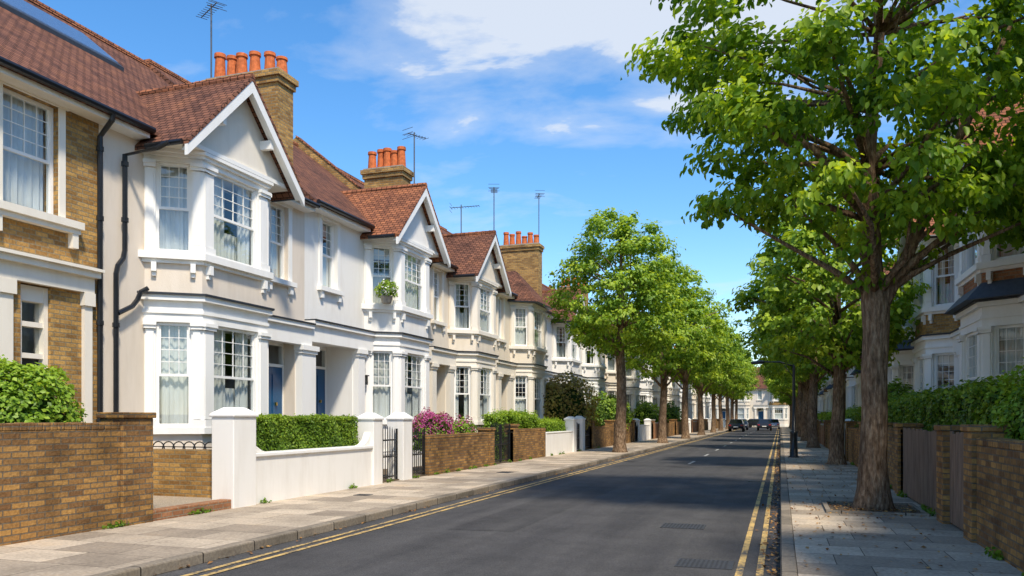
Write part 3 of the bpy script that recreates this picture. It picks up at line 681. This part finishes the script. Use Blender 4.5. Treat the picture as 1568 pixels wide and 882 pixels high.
def hedge(name,x0,x1,y0,y1,z0,z1,dens,size,mat='hedge',rag=.03,tb=.42):
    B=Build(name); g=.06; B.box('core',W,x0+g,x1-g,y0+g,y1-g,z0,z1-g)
    Cs=[];Ns=[]
    for (ax,s,area) in ((2,1,(x1-x0)*(y1-y0)),(0,1,(y1-y0)*(z1-z0)),(0,-1,(y1-y0)*(z1-z0)),(1,1,(x1-x0)*(z1-z0)),(1,-1,(x1-x0)*(z1-z0))):
        n=int(area*dens); C=RNG.random((n,3))*np.array([x1-x0,y1-y0,z1-z0])+np.array([x0,y0,z0])
        lim=[(x0,x1),(y0,y1),(z0,z1)][ax]
        lump=.03*np.sin(C[:,1]*4.1)+.025*np.sin(C[:,1]*9+C[:,2]*7)
        C[:,ax]=(lim[1] if s>0 else lim[0])+s*(lump*rag/.03+RNG.normal(size=n)*rag-.02)
        nn=np.zeros((n,3)); nn[:,ax]=s; Cs.append(C);Ns.append(nn+RNG.normal(size=(n,3))*.55+np.array([0,0,.25]))
    C=np.concatenate(Cs);Nn=np.concatenate(Ns); n=len(C)
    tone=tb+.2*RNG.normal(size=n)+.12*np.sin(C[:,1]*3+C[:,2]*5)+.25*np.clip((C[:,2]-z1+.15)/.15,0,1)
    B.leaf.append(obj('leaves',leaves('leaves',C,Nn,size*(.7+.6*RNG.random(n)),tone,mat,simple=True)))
    return B.finish(dict(core='core'))
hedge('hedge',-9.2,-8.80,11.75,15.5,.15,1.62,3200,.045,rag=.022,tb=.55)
shrub('round_bush',-9.55,7.85,1.35,.85,.85,1.0,9500,.07,'hedgebr',bump_=.1,tb=.5)
shrub('round_bush',-9.6,5.6,1.2,.8,.9,.9,5000,.07,'hedgebr',bump_=.1)
shrub('lavender_bush',-9.2,20.3,1.05,.45,1.15,.60,4500,.06,'hedge',('purple',3800,.06),tb=.5)
shrub('flowering_bush',-9.1,22.3,1.1,.35,.7,.45,2500,.06,'hedgebr',('purple',500,.06))
hedge('hedge',-9.5,-8.85,25.2,29.3,.15,1.72,1200,.07,'hedgebr',rag=.06); hedge('hedge',-9.5,-8.85,29.8,33.5,.15,1.45,1000,.07,'hedgebr',rag=.06)
shrub('red_leaved_shrub',-9.9,37.2,2.0,1.5,2.0,1.6,5500,.13,'redshrub',bump_=.2,tb=.65)
shrub('bush',-9.8,47,1.6,1.3,2.6,1.4,4000,.14,'hedge',bump_=.2); shrub('bush',-9.8,61,1.5,1.2,2.5,1.3,2500,.16,'hedgebr',bump_=.2); shrub('bush',-9.8,75,1.5,1.2,3,1.5,2500,.18,'hedge')
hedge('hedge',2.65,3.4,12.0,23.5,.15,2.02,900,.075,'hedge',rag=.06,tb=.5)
shrub('round_bush',3.15,10.6,1.45,.72,.95,.85,6500,.065,'hedgebr',tb=.45); shrub('round_bush',3.3,8.6,1.3,.8,.9,.8,4500,.065,'hedgebr')
hedge('hedge',2.6,3.2,26,40,.15,1.8,500,.10,'hedge',rag=.08,tb=.55); hedge('hedge',2.6,3.2,45,80,.15,1.7,220,.14,'hedgebr',rag=.1)
shrub('bush',3.0,24.6,1.5,.7,1.1,1.1,3000,.09,'hedge')
B=Build('flower_basket')
x,y,z=-10.52,20.15,4.98; 
B.tube('pot',[(x,y,z-.16),(x,y,z-.12),(x,y,z+.04),(x,y,z+.05)],[.10,.14,.17,.18],12)
B.leaf.append(obj('leaves',leaves('leaves',*ell_leaves(x,y,z+.2,.30,.30,.27,1100,.06,.6,.2),'hedgebr',simple=True)))
B.leaf.append(obj('flowers',leaves('flowers',*ell_leaves(x,y,z+.2,.32,.32,.29,160,.05,.6,.2),'whitefl',simple=True)))
B.finish(dict(pot='stone'),smooth=('pot',))

def crown(c,rx,ru,rd,ncl,nlf,cr,lsize,tone0=.42,taper=.0,seed=1,inner=.45,rag=.06,extra=()):
    rng=np.random.default_rng(seed); ph=rng.random(8)*6.28
    d=nrm(rng.normal(size=(ncl,3)))
    rad=inner+(1-inner)*rng.random(ncl)**.45
    env=1+.09*np.sin(d[:,0]*4+ph[0])*np.sin(d[:,1]*4+ph[1])+.08*np.sin(d[:,2]*7+ph[2]+d[:,0]*3)+rag*rng.normal(size=ncl)
    rad=rad*env
    zs=np.where(d[:,2]>0,ru,rd)
    hz=1-taper*np.clip(d[:,2],0,1)
    K=np.stack([c[0]+d[:,0]*rx*rad*hz,c[1]+d[:,1]*rx*rad*hz,c[2]+d[:,2]*zs*rad],1)
    if len(extra): K=np.concatenate([K,np.array(extra)]); rad=np.concatenate([rad,np.ones(len(extra))]); ncl=len(K)
    crs=cr*(.5+.9*rng.random(ncl))
    cnt=np.maximum(12,(nlf*(crs/cr)**1.7).astype(int))
    cl=np.repeat(np.arange(ncl),cnt); n=len(cl)
    o=nrm(rng.normal(size=(n,3)))*(rng.random((n,1))**.42)*(1+.18*rng.normal(size=(n,1))); off=o*crs[cl][:,None]*np.array([1,1,.60])
    C=K[cl]+off; C[:,2]-=.25*(off[:,0]**2+off[:,1]**2)
    outw=nrm((K-np.array(c))/np.array([rx,rx,(ru+rd)/2]))[cl]
    Nn=o*.8+outw*.35+np.array([0,0,.7])+rng.normal(size=(n,3))*.45
    td=outw*.6+o*.5+np.array([0,0,-.65])+rng.normal(size=(n,3))*.45
    ct=rng.normal(size=ncl)*.12
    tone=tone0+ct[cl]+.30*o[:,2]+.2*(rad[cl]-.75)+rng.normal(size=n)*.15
    return K,C,Nn,lsize*(.55+.8*rng.random(n)),tone,td
def tree(name,x,y,trunk,crownp,mat='leaf',fork=None,branches=50,seed=1,simple=False):
    B=Build(name); random.seed(seed)
    K,C,Nn,s,t,td=crown(seed=seed,**crownp)
    B.tube('trunk',*trunk,14,.06)
    if fork:
        for f in fork: B.tube('limbs',f[0],f[1],8,.04)
    path=[Vector(p) for p in trunk[0]]; rr=trunk[1]
    ids=list(range(len(K))); random.shuffle(ids)
    for i in ids[:branches]:
        k=Vector(K[i]); best=None
        for q,r in zip(path,rr):
            if q.z<k.z-.5 and q.z>crownp['c'][2]-crownp['rd']*1.05: best=(q,r)
        if best is None: best=(path[len(path)//2],rr[len(path)//2])
        q,r=best; r0=min(r*.5,.07); mid=q.lerp(k,.5)+Vector((random.uniform(-.2,.2),random.uniform(-.2,.2),random.uniform(-.1,.3)))
        B.tube('limbs',[q,q.lerp(mid,.5)+Vector((0,0,.06)),mid,mid.lerp(k,.6),k],[r0,r0*.8,r0*.55,r0*.35,.008],6)
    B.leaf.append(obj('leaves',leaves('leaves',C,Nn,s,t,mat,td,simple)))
    return B.finish(dict(trunk='bark',limbs='bark'),smooth=('trunk','limbs'))
tx,ty=1.42,14.1
tr=([(tx,ty,.05),(tx,ty,.2),(tx+.01,ty,.45),(tx-.01,ty,.9),(tx+.03,ty,1.6),(tx+.02,ty,2.3),(tx+.06,ty,3.0),(tx+.04,ty,3.5),(tx+.0,ty,4.0),(tx-.03,ty+.03,4.8),(tx-.08,ty,5.6),(tx+.0,ty+.1,6.6),(tx+.1,ty,7.8),(tx,ty,9.5),(tx,ty,10.8)],
    [.38,.31,.245,.215,.205,.19,.20,.22,.155,.135,.12,.10,.08,.045,.02])
fk=[([(tx+.08,ty-.02,3.30),(tx+.3,ty-.05,3.75),(tx+.52,ty-.1,4.25),(tx+.78,ty-.1,4.9),(tx+1.05,ty-.2,5.6),(tx+1.5,ty-.3,6.6),(tx+1.9,ty-.3,7.6)],[.12,.10,.09,.08,.07,.05,.03]),
    ([(tx-.03,ty,4.7),(tx-.3,ty-.2,5.2),(tx-.8,ty-.4,5.8),(tx-1.5,ty-.6,6.4),(tx-2.3,ty-.8,6.9)],[.08,.07,.06,.045,.02]),
    ([(tx,ty,5.0),(tx+.1,ty+.6,5.6),(tx+.0,ty+1.4,6.3),(tx-.1,ty+2.3,6.9)],[.08,.07,.05,.02])]
random.seed(31)
ex=[(tx+1.7+random.uniform(-.6,1.1),ty+random.uniform(-1,1),4.5+random.uniform(0,.9)) for _ in range(20)]+[(tx-1.7+random.uniform(-.6,.6),ty+random.uniform(-1,1),5.1+random.uniform(-.2,.6)) for _ in range(10)]+[(tx-3.1+random.uniform(-.4,.4),ty+random.uniform(-1,1),8.3+random.uniform(-1,1.5)) for _ in range(12)]
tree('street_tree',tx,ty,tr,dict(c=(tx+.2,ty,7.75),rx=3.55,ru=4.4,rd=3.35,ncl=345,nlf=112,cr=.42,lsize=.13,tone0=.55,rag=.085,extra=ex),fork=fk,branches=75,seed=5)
B=Build('tree_pit'); B.box('soil',W,.75,2.05,13.4,14.9,.05,.135)
for a in ((.68,2.12,13.33,13.4),(.68,2.12,14.9,14.97),(.68,.75,13.4,14.9),(2.05,2.12,13.4,14.9)): B.box('edge',W,*a,.05,.16)
B.finish(dict(soil='soil',edge='kerb'))
def simple_trunk(x,y,h,r,lean=0): 
    zs=[.05,.2,.5,1.2,2.2,3.2,4.2,5.5,7,h*.8,h*.93]; rs=[1.7,1.35,1.1,1.0,.92,.88,.8,.6,.45,.25,.08]
    return ([(x+lean*z*.03+.05*math.sin(z*1.3+x*7),y+.04*math.cos(z*1.1),z) for z in zs],[r*q for q in rs])
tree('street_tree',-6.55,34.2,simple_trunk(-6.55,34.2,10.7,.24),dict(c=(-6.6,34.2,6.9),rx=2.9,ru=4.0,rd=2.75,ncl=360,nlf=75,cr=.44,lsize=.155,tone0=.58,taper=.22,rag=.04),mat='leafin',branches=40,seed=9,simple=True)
def protos(seed,h,rx,tone):
    c=(0,0,h*.62); K,C,Nn,s,t,td=crown(c,rx,h*.38,h*.27,270,55,.50,.21,tone,.25,seed,rag=.045)
    me=leaves('leaves',C,Nn,s,t,'leafin',td,True)
    B=Build('tmp'); p=simple_trunk(0,0,h,.24); B.tube('trunk',*p,10,.05); random.seed(seed)
    for i in range(22):
        k=Vector(K[i]); q=Vector((0,0,max(3.2,k.z-1.6))); B.tube('trunk',[q,q.lerp(k,.5)+Vector((0,0,.2)),k],[.07,.04,.01],5)
    o=B.finish({'trunk':'bark'},smooth=('trunk',)); tm=o.data; bpy.data.objects.remove(o); return me,tm
PR=[protos(21,11.5,3.2,.60),protos(22,12.3,3.4,.56),protos(23,10.5,3.4,.56)]
def itree(x,y,k,sc=1,name='street_tree'):
    e=bpy.data.objects.new(name,None); COL.objects.link(e); e.location=(x,y,0); e.rotation_euler=(0,0,(x*13+y*7)%6.28); e.scale=(sc,sc,sc*random.uniform(.95,1.06))
    for nm,me in zip(('leaves','trunk'),PR[k]):
        o=obj(nm,me); o.parent=e
for j,y in enumerate([47,59,71,83,95,107,119,130]): itree(-6.6+.1*(j%2),y+random.uniform(-1,1),j%2,[1,1.02,1.05,.98][j%4])
itree(1.75,27.5,2,.92)
for j,y in enumerate([42.5,55,67,79,92,105,118,130]): itree(1.55,y,[2,0,1][j%3],[1.0,.98,.95][j%3])
for x,y in ((-30,165),(-20,168),(-9,166),(3,168),(14,165),(26,166),(-14,131),(8,134),(38,160),(-42,160)): itree(x,y,1,random.uniform(.95,1.25),'background_tree')

x=np.concatenate([-np.abs(RNG.normal(size=1000))*.11-.01, .16+RNG.random(650)*1.9, 1.42+RNG.normal(size=400)*.42, -6+np.abs(RNG.normal(size=250))*.07]); y=np.concatenate([5+RNG.random(1000)**1.3*45,6+RNG.random(650)*30,14.1+RNG.normal(size=400)*.5,6+RNG.random(250)*40])
z=np.where(x<0,.024,np.where((x>.75)&(x<2.05)&(y>13.4)&(y<14.9),.155,.135)); k=x<2.15
C=np.stack([x,y,z],1)[k]; nn=len(C)
Nn=np.array([0,0,1.])+RNG.normal(size=(nn,3))*.25
obj('fallen_leaves',leaves('fallen_leaves',C,Nn,.03+.045*RNG.random(nn),RNG.random(nn),'litter',simple=True))
# weeds growing at the foot of the walls
cy=np.concatenate([4+RNG.random(26)*36,6+RNG.random(18)*22]); cx=np.concatenate([np.full(26,-8.50),np.full(18,2.16)]); idx=np.repeat(np.arange(44),26); nn=len(idx)
C=np.stack([cx[idx]+RNG.normal(size=nn)*.025,cy[idx]+RNG.normal(size=nn)*.07,.13+np.abs(RNG.normal(size=nn))*.035],1)
obj('weeds',leaves('weeds',C,RNG.normal(size=(nn,3))+np.array([0,0,.6]),.04+.04*RNG.random(nn),.3+.4*RNG.random(nn),'hedge',simple=True))

B=Build('street_lamp'); x,y=.48,31.8
B.tube('p',[(x,y,.1),(x,y,.16),(x,y,.18),(x,y,1.0),(x,y,1.08),(x,y,1.12),(x,y,2.5),(x,y,4.15),(x,y,4.2)],[.2,.2,.15,.13,.15,.065,.055,.042,.01],12)
B.tube('p',[(x,y,3.55),(x-.5,y,3.72),(x-1.1,y,3.74)],.028,8); B.tube('p',[(x,y,3.1),(x-.35,y,3.62)],.016,6)
B.tube('h',[(x-1.05,y,3.74),(x-1.15,y,3.73),(x-1.5,y,3.71),(x-1.56,y,3.71)],[.04,.075,.06,.02],10)
B.finish(dict(p='black',h='black'),smooth=('p','h'))
def car(x,y,ang,mat):
    B=Build('parked_car'); ca,sa=math.cos(ang),math.sin(ang)
    f=Frame((x,y),(ca,sa),(-sa,ca),0)
    body=[(-2.1,.35),(-2.15,.6),(-2.05,.92),(-1.2,.98),(.75,.96),(1.75,.82),(2.1,.62),(2.1,.32)]
    B.extv('body',f,body,-.86,.86)
    def lay(k,pts): B.add(k,[f(*p) for p in pts],[(0,3,2,1),(4,5,6,7),(0,1,5,4),(1,2,6,5),(2,3,7,6),(3,0,4,7)])
    lay('windows',[(-1.95,-.80,.93),(1.05,-.80,.93),(1.05,.80,.93),(-1.95,.80,.93),(-1.45,-.64,1.40),(.15,-.64,1.40),(.15,.64,1.40),(-1.45,.64,1.40)])
    lay('body',[(-1.5,-.66,1.40),(.2,-.66,1.40),(.2,.66,1.40),(-1.5,.66,1.40),(-1.3,-.56,1.47),(0,-.56,1.47),(0,.56,1.47),(-1.3,.56,1.47)])
    for u in (-1.3,1.35):
        for v in (-.87,.67):
            B.tube('wheels',[f(u,v,.32),f(u,v+.2,.32)],.32,16)
    for v in (-.8,.52): B.box('lights',f,-2.17,-2.06,v,v+.28,.66,.82)
    for v in (-.8,.52): B.box('headlights',f,2.0,2.12,v,v+.28,.58,.72)
    B.box('plate',f,-2.17,-2.13,-.26,.26,.5,.62)
    B.finish(dict(body=mat,windows='carglass',wheels='rubber',lights='taillight',headlights='white2',plate='white2'),.04)
car(-1.9,106,math.pi/2,'carpaint1'); car(-.95,120,math.pi/2,'carpaint2'); car(-4.9,98,math.pi/2,'carpaint1'); car(-5.0,112,-math.pi/2,'carpaint3'); car(-9,138.5,0,'carpaint2'); car(-3.5,139,0,'carpaint1')

# ------------------------------------------------------------------ world, sun, camera
EL=55; AZ=136
w=bpy.data.worlds.new('World'); scene.world=w; w.use_nodes=True; nt=w.node_tree; nt.nodes.clear()
out=nt.nodes.new('ShaderNodeOutputWorld'); bg=nt.nodes.new('ShaderNodeBackground'); bg.inputs[1].default_value=.15
sky=nt.nodes.new('ShaderNodeTexSky'); sky.sky_type='NISHITA'; sky.sun_disc=False; sky.sun_elevation=math.radians(EL); sky.sun_rotation=math.radians(AZ)
sky.air_density=1.0; sky.dust_density=.4; sky.ozone_density=2.2
hs=nt.nodes.new('ShaderNodeHueSaturation'); hs.inputs['Saturation'].default_value=1.30; hs.inputs['Value'].default_value=1.58; nt.links.new(sky.outputs[0],hs.inputs['Color'])
tc=nt.nodes.new('ShaderNodeTexCoord'); sx=nt.nodes.new('ShaderNodeSeparateXYZ'); nt.links.new(tc.outputs['Generated'],sx.inputs[0])
mz=N(nt,'ShaderNodeMath',operation='MAXIMUM'); nt.links.new(sx.outputs[2],mz.inputs[0]); mz.inputs[1].default_value=.03
az_=N(nt,'ShaderNodeMath',operation='ADD'); nt.links.new(mz.outputs[0],az_.inputs[0]); az_.inputs[1].default_value=.12
cz=N(nt,'ShaderNodeCombineXYZ')
for i in (0,1):
    dv=N(nt,'ShaderNodeMath',operation='DIVIDE'); nt.links.new(sx.outputs[i],dv.inputs[0]); nt.links.new(az_.outputs[0],dv.inputs[1]); nt.links.new(dv.outputs[0],cz.inputs[i])
mp=N(nt,'ShaderNodeMapping'); mp.inputs['Rotation'].default_value=(0,0,math.radians(-35)); mp.inputs['Scale'].default_value=(1.1,1.5,1); mp.inputs['Location'].default_value=(.4,.3,0)
nt.links.new(cz.outputs[0],mp.inputs[0])
c1=noise(nt,mp.outputs[0],2.0,12,.56); c1.inputs['Distortion'].default_value=.2
c2=noise(nt,cz.outputs[0],.9,3,.5)
ds=N(nt,'ShaderNodeVectorMath',operation='DISTANCE'); nt.links.new(cz.outputs[0],ds.inputs[0]); ds.inputs[1].default_value=(-.30,1.52,0)
mr=N(nt,'ShaderNodeMapRange'); nt.links.new(ds.outputs['Value'],mr.inputs[0]); mr.inputs[1].default_value=.85; mr.inputs[2].default_value=0; mr.inputs[3].default_value=0; mr.inputs[4].default_value=.33
a1=N(nt,'ShaderNodeMath',operation='ADD'); nt.links.new(c1.outputs[0],a1.inputs[0]); nt.links.new(mr.outputs[0],a1.inputs[1])
a2=N(nt,'ShaderNodeMath',operation='MULTIPLY_ADD'); nt.links.new(c2.outputs[0],a2.inputs[0]); a2.inputs[1].default_value=.5; nt.links.new(a1.outputs[0],a2.inputs[2])
cr=ramp(nt,[(.79,(0,0,0)),(.94,(.32,.32,.32)),(1.06/1.1,(.6,.6,.6)),(1.0,(.8,.8,.8))]); nt.links.new(a2.outputs[0],cr.inputs[0])
mx=mixc(nt,'MIX',0); nt.links.new(cr.outputs[0],mx.inputs[0]); nt.links.new(hs.outputs[0],mx.inputs[6]); mx.inputs[7].default_value=(5.7,6.0,6.4,1)
nt.links.new(mx.outputs[2],bg.inputs[0]); nt.links.new(bg.outputs[0],out.inputs[0])
s=bpy.data.lights.new('sun','SUN'); s.energy=5.0; s.angle=math.radians(6); s.color=(1,.90,.745)
so=bpy.data.objects.new('sun',s); COL.objects.link(so)
az=math.radians(AZ); el=math.radians(EL)
S=Vector((math.sin(az)*math.cos(el),math.cos(az)*math.cos(el),math.sin(el)))
so.rotation_euler=S.to_track_quat('Z','Y').to_euler()
cam=bpy.data.cameras.new('camera'); co=bpy.data.objects.new('camera',cam); COL.objects.link(co); scene.camera=co
co.location=(0,0,1.6); co.rotation_euler=(math.radians(90),0,math.radians(18.62))
cam.sensor_width=36; cam.lens=28.0; cam.shift_y=.127; cam.clip_end=3000; cam.clip_start=.05
scene.view_settings.view_transform='Standard'; scene.view_settings.look='None'; scene.view_settings.exposure=0
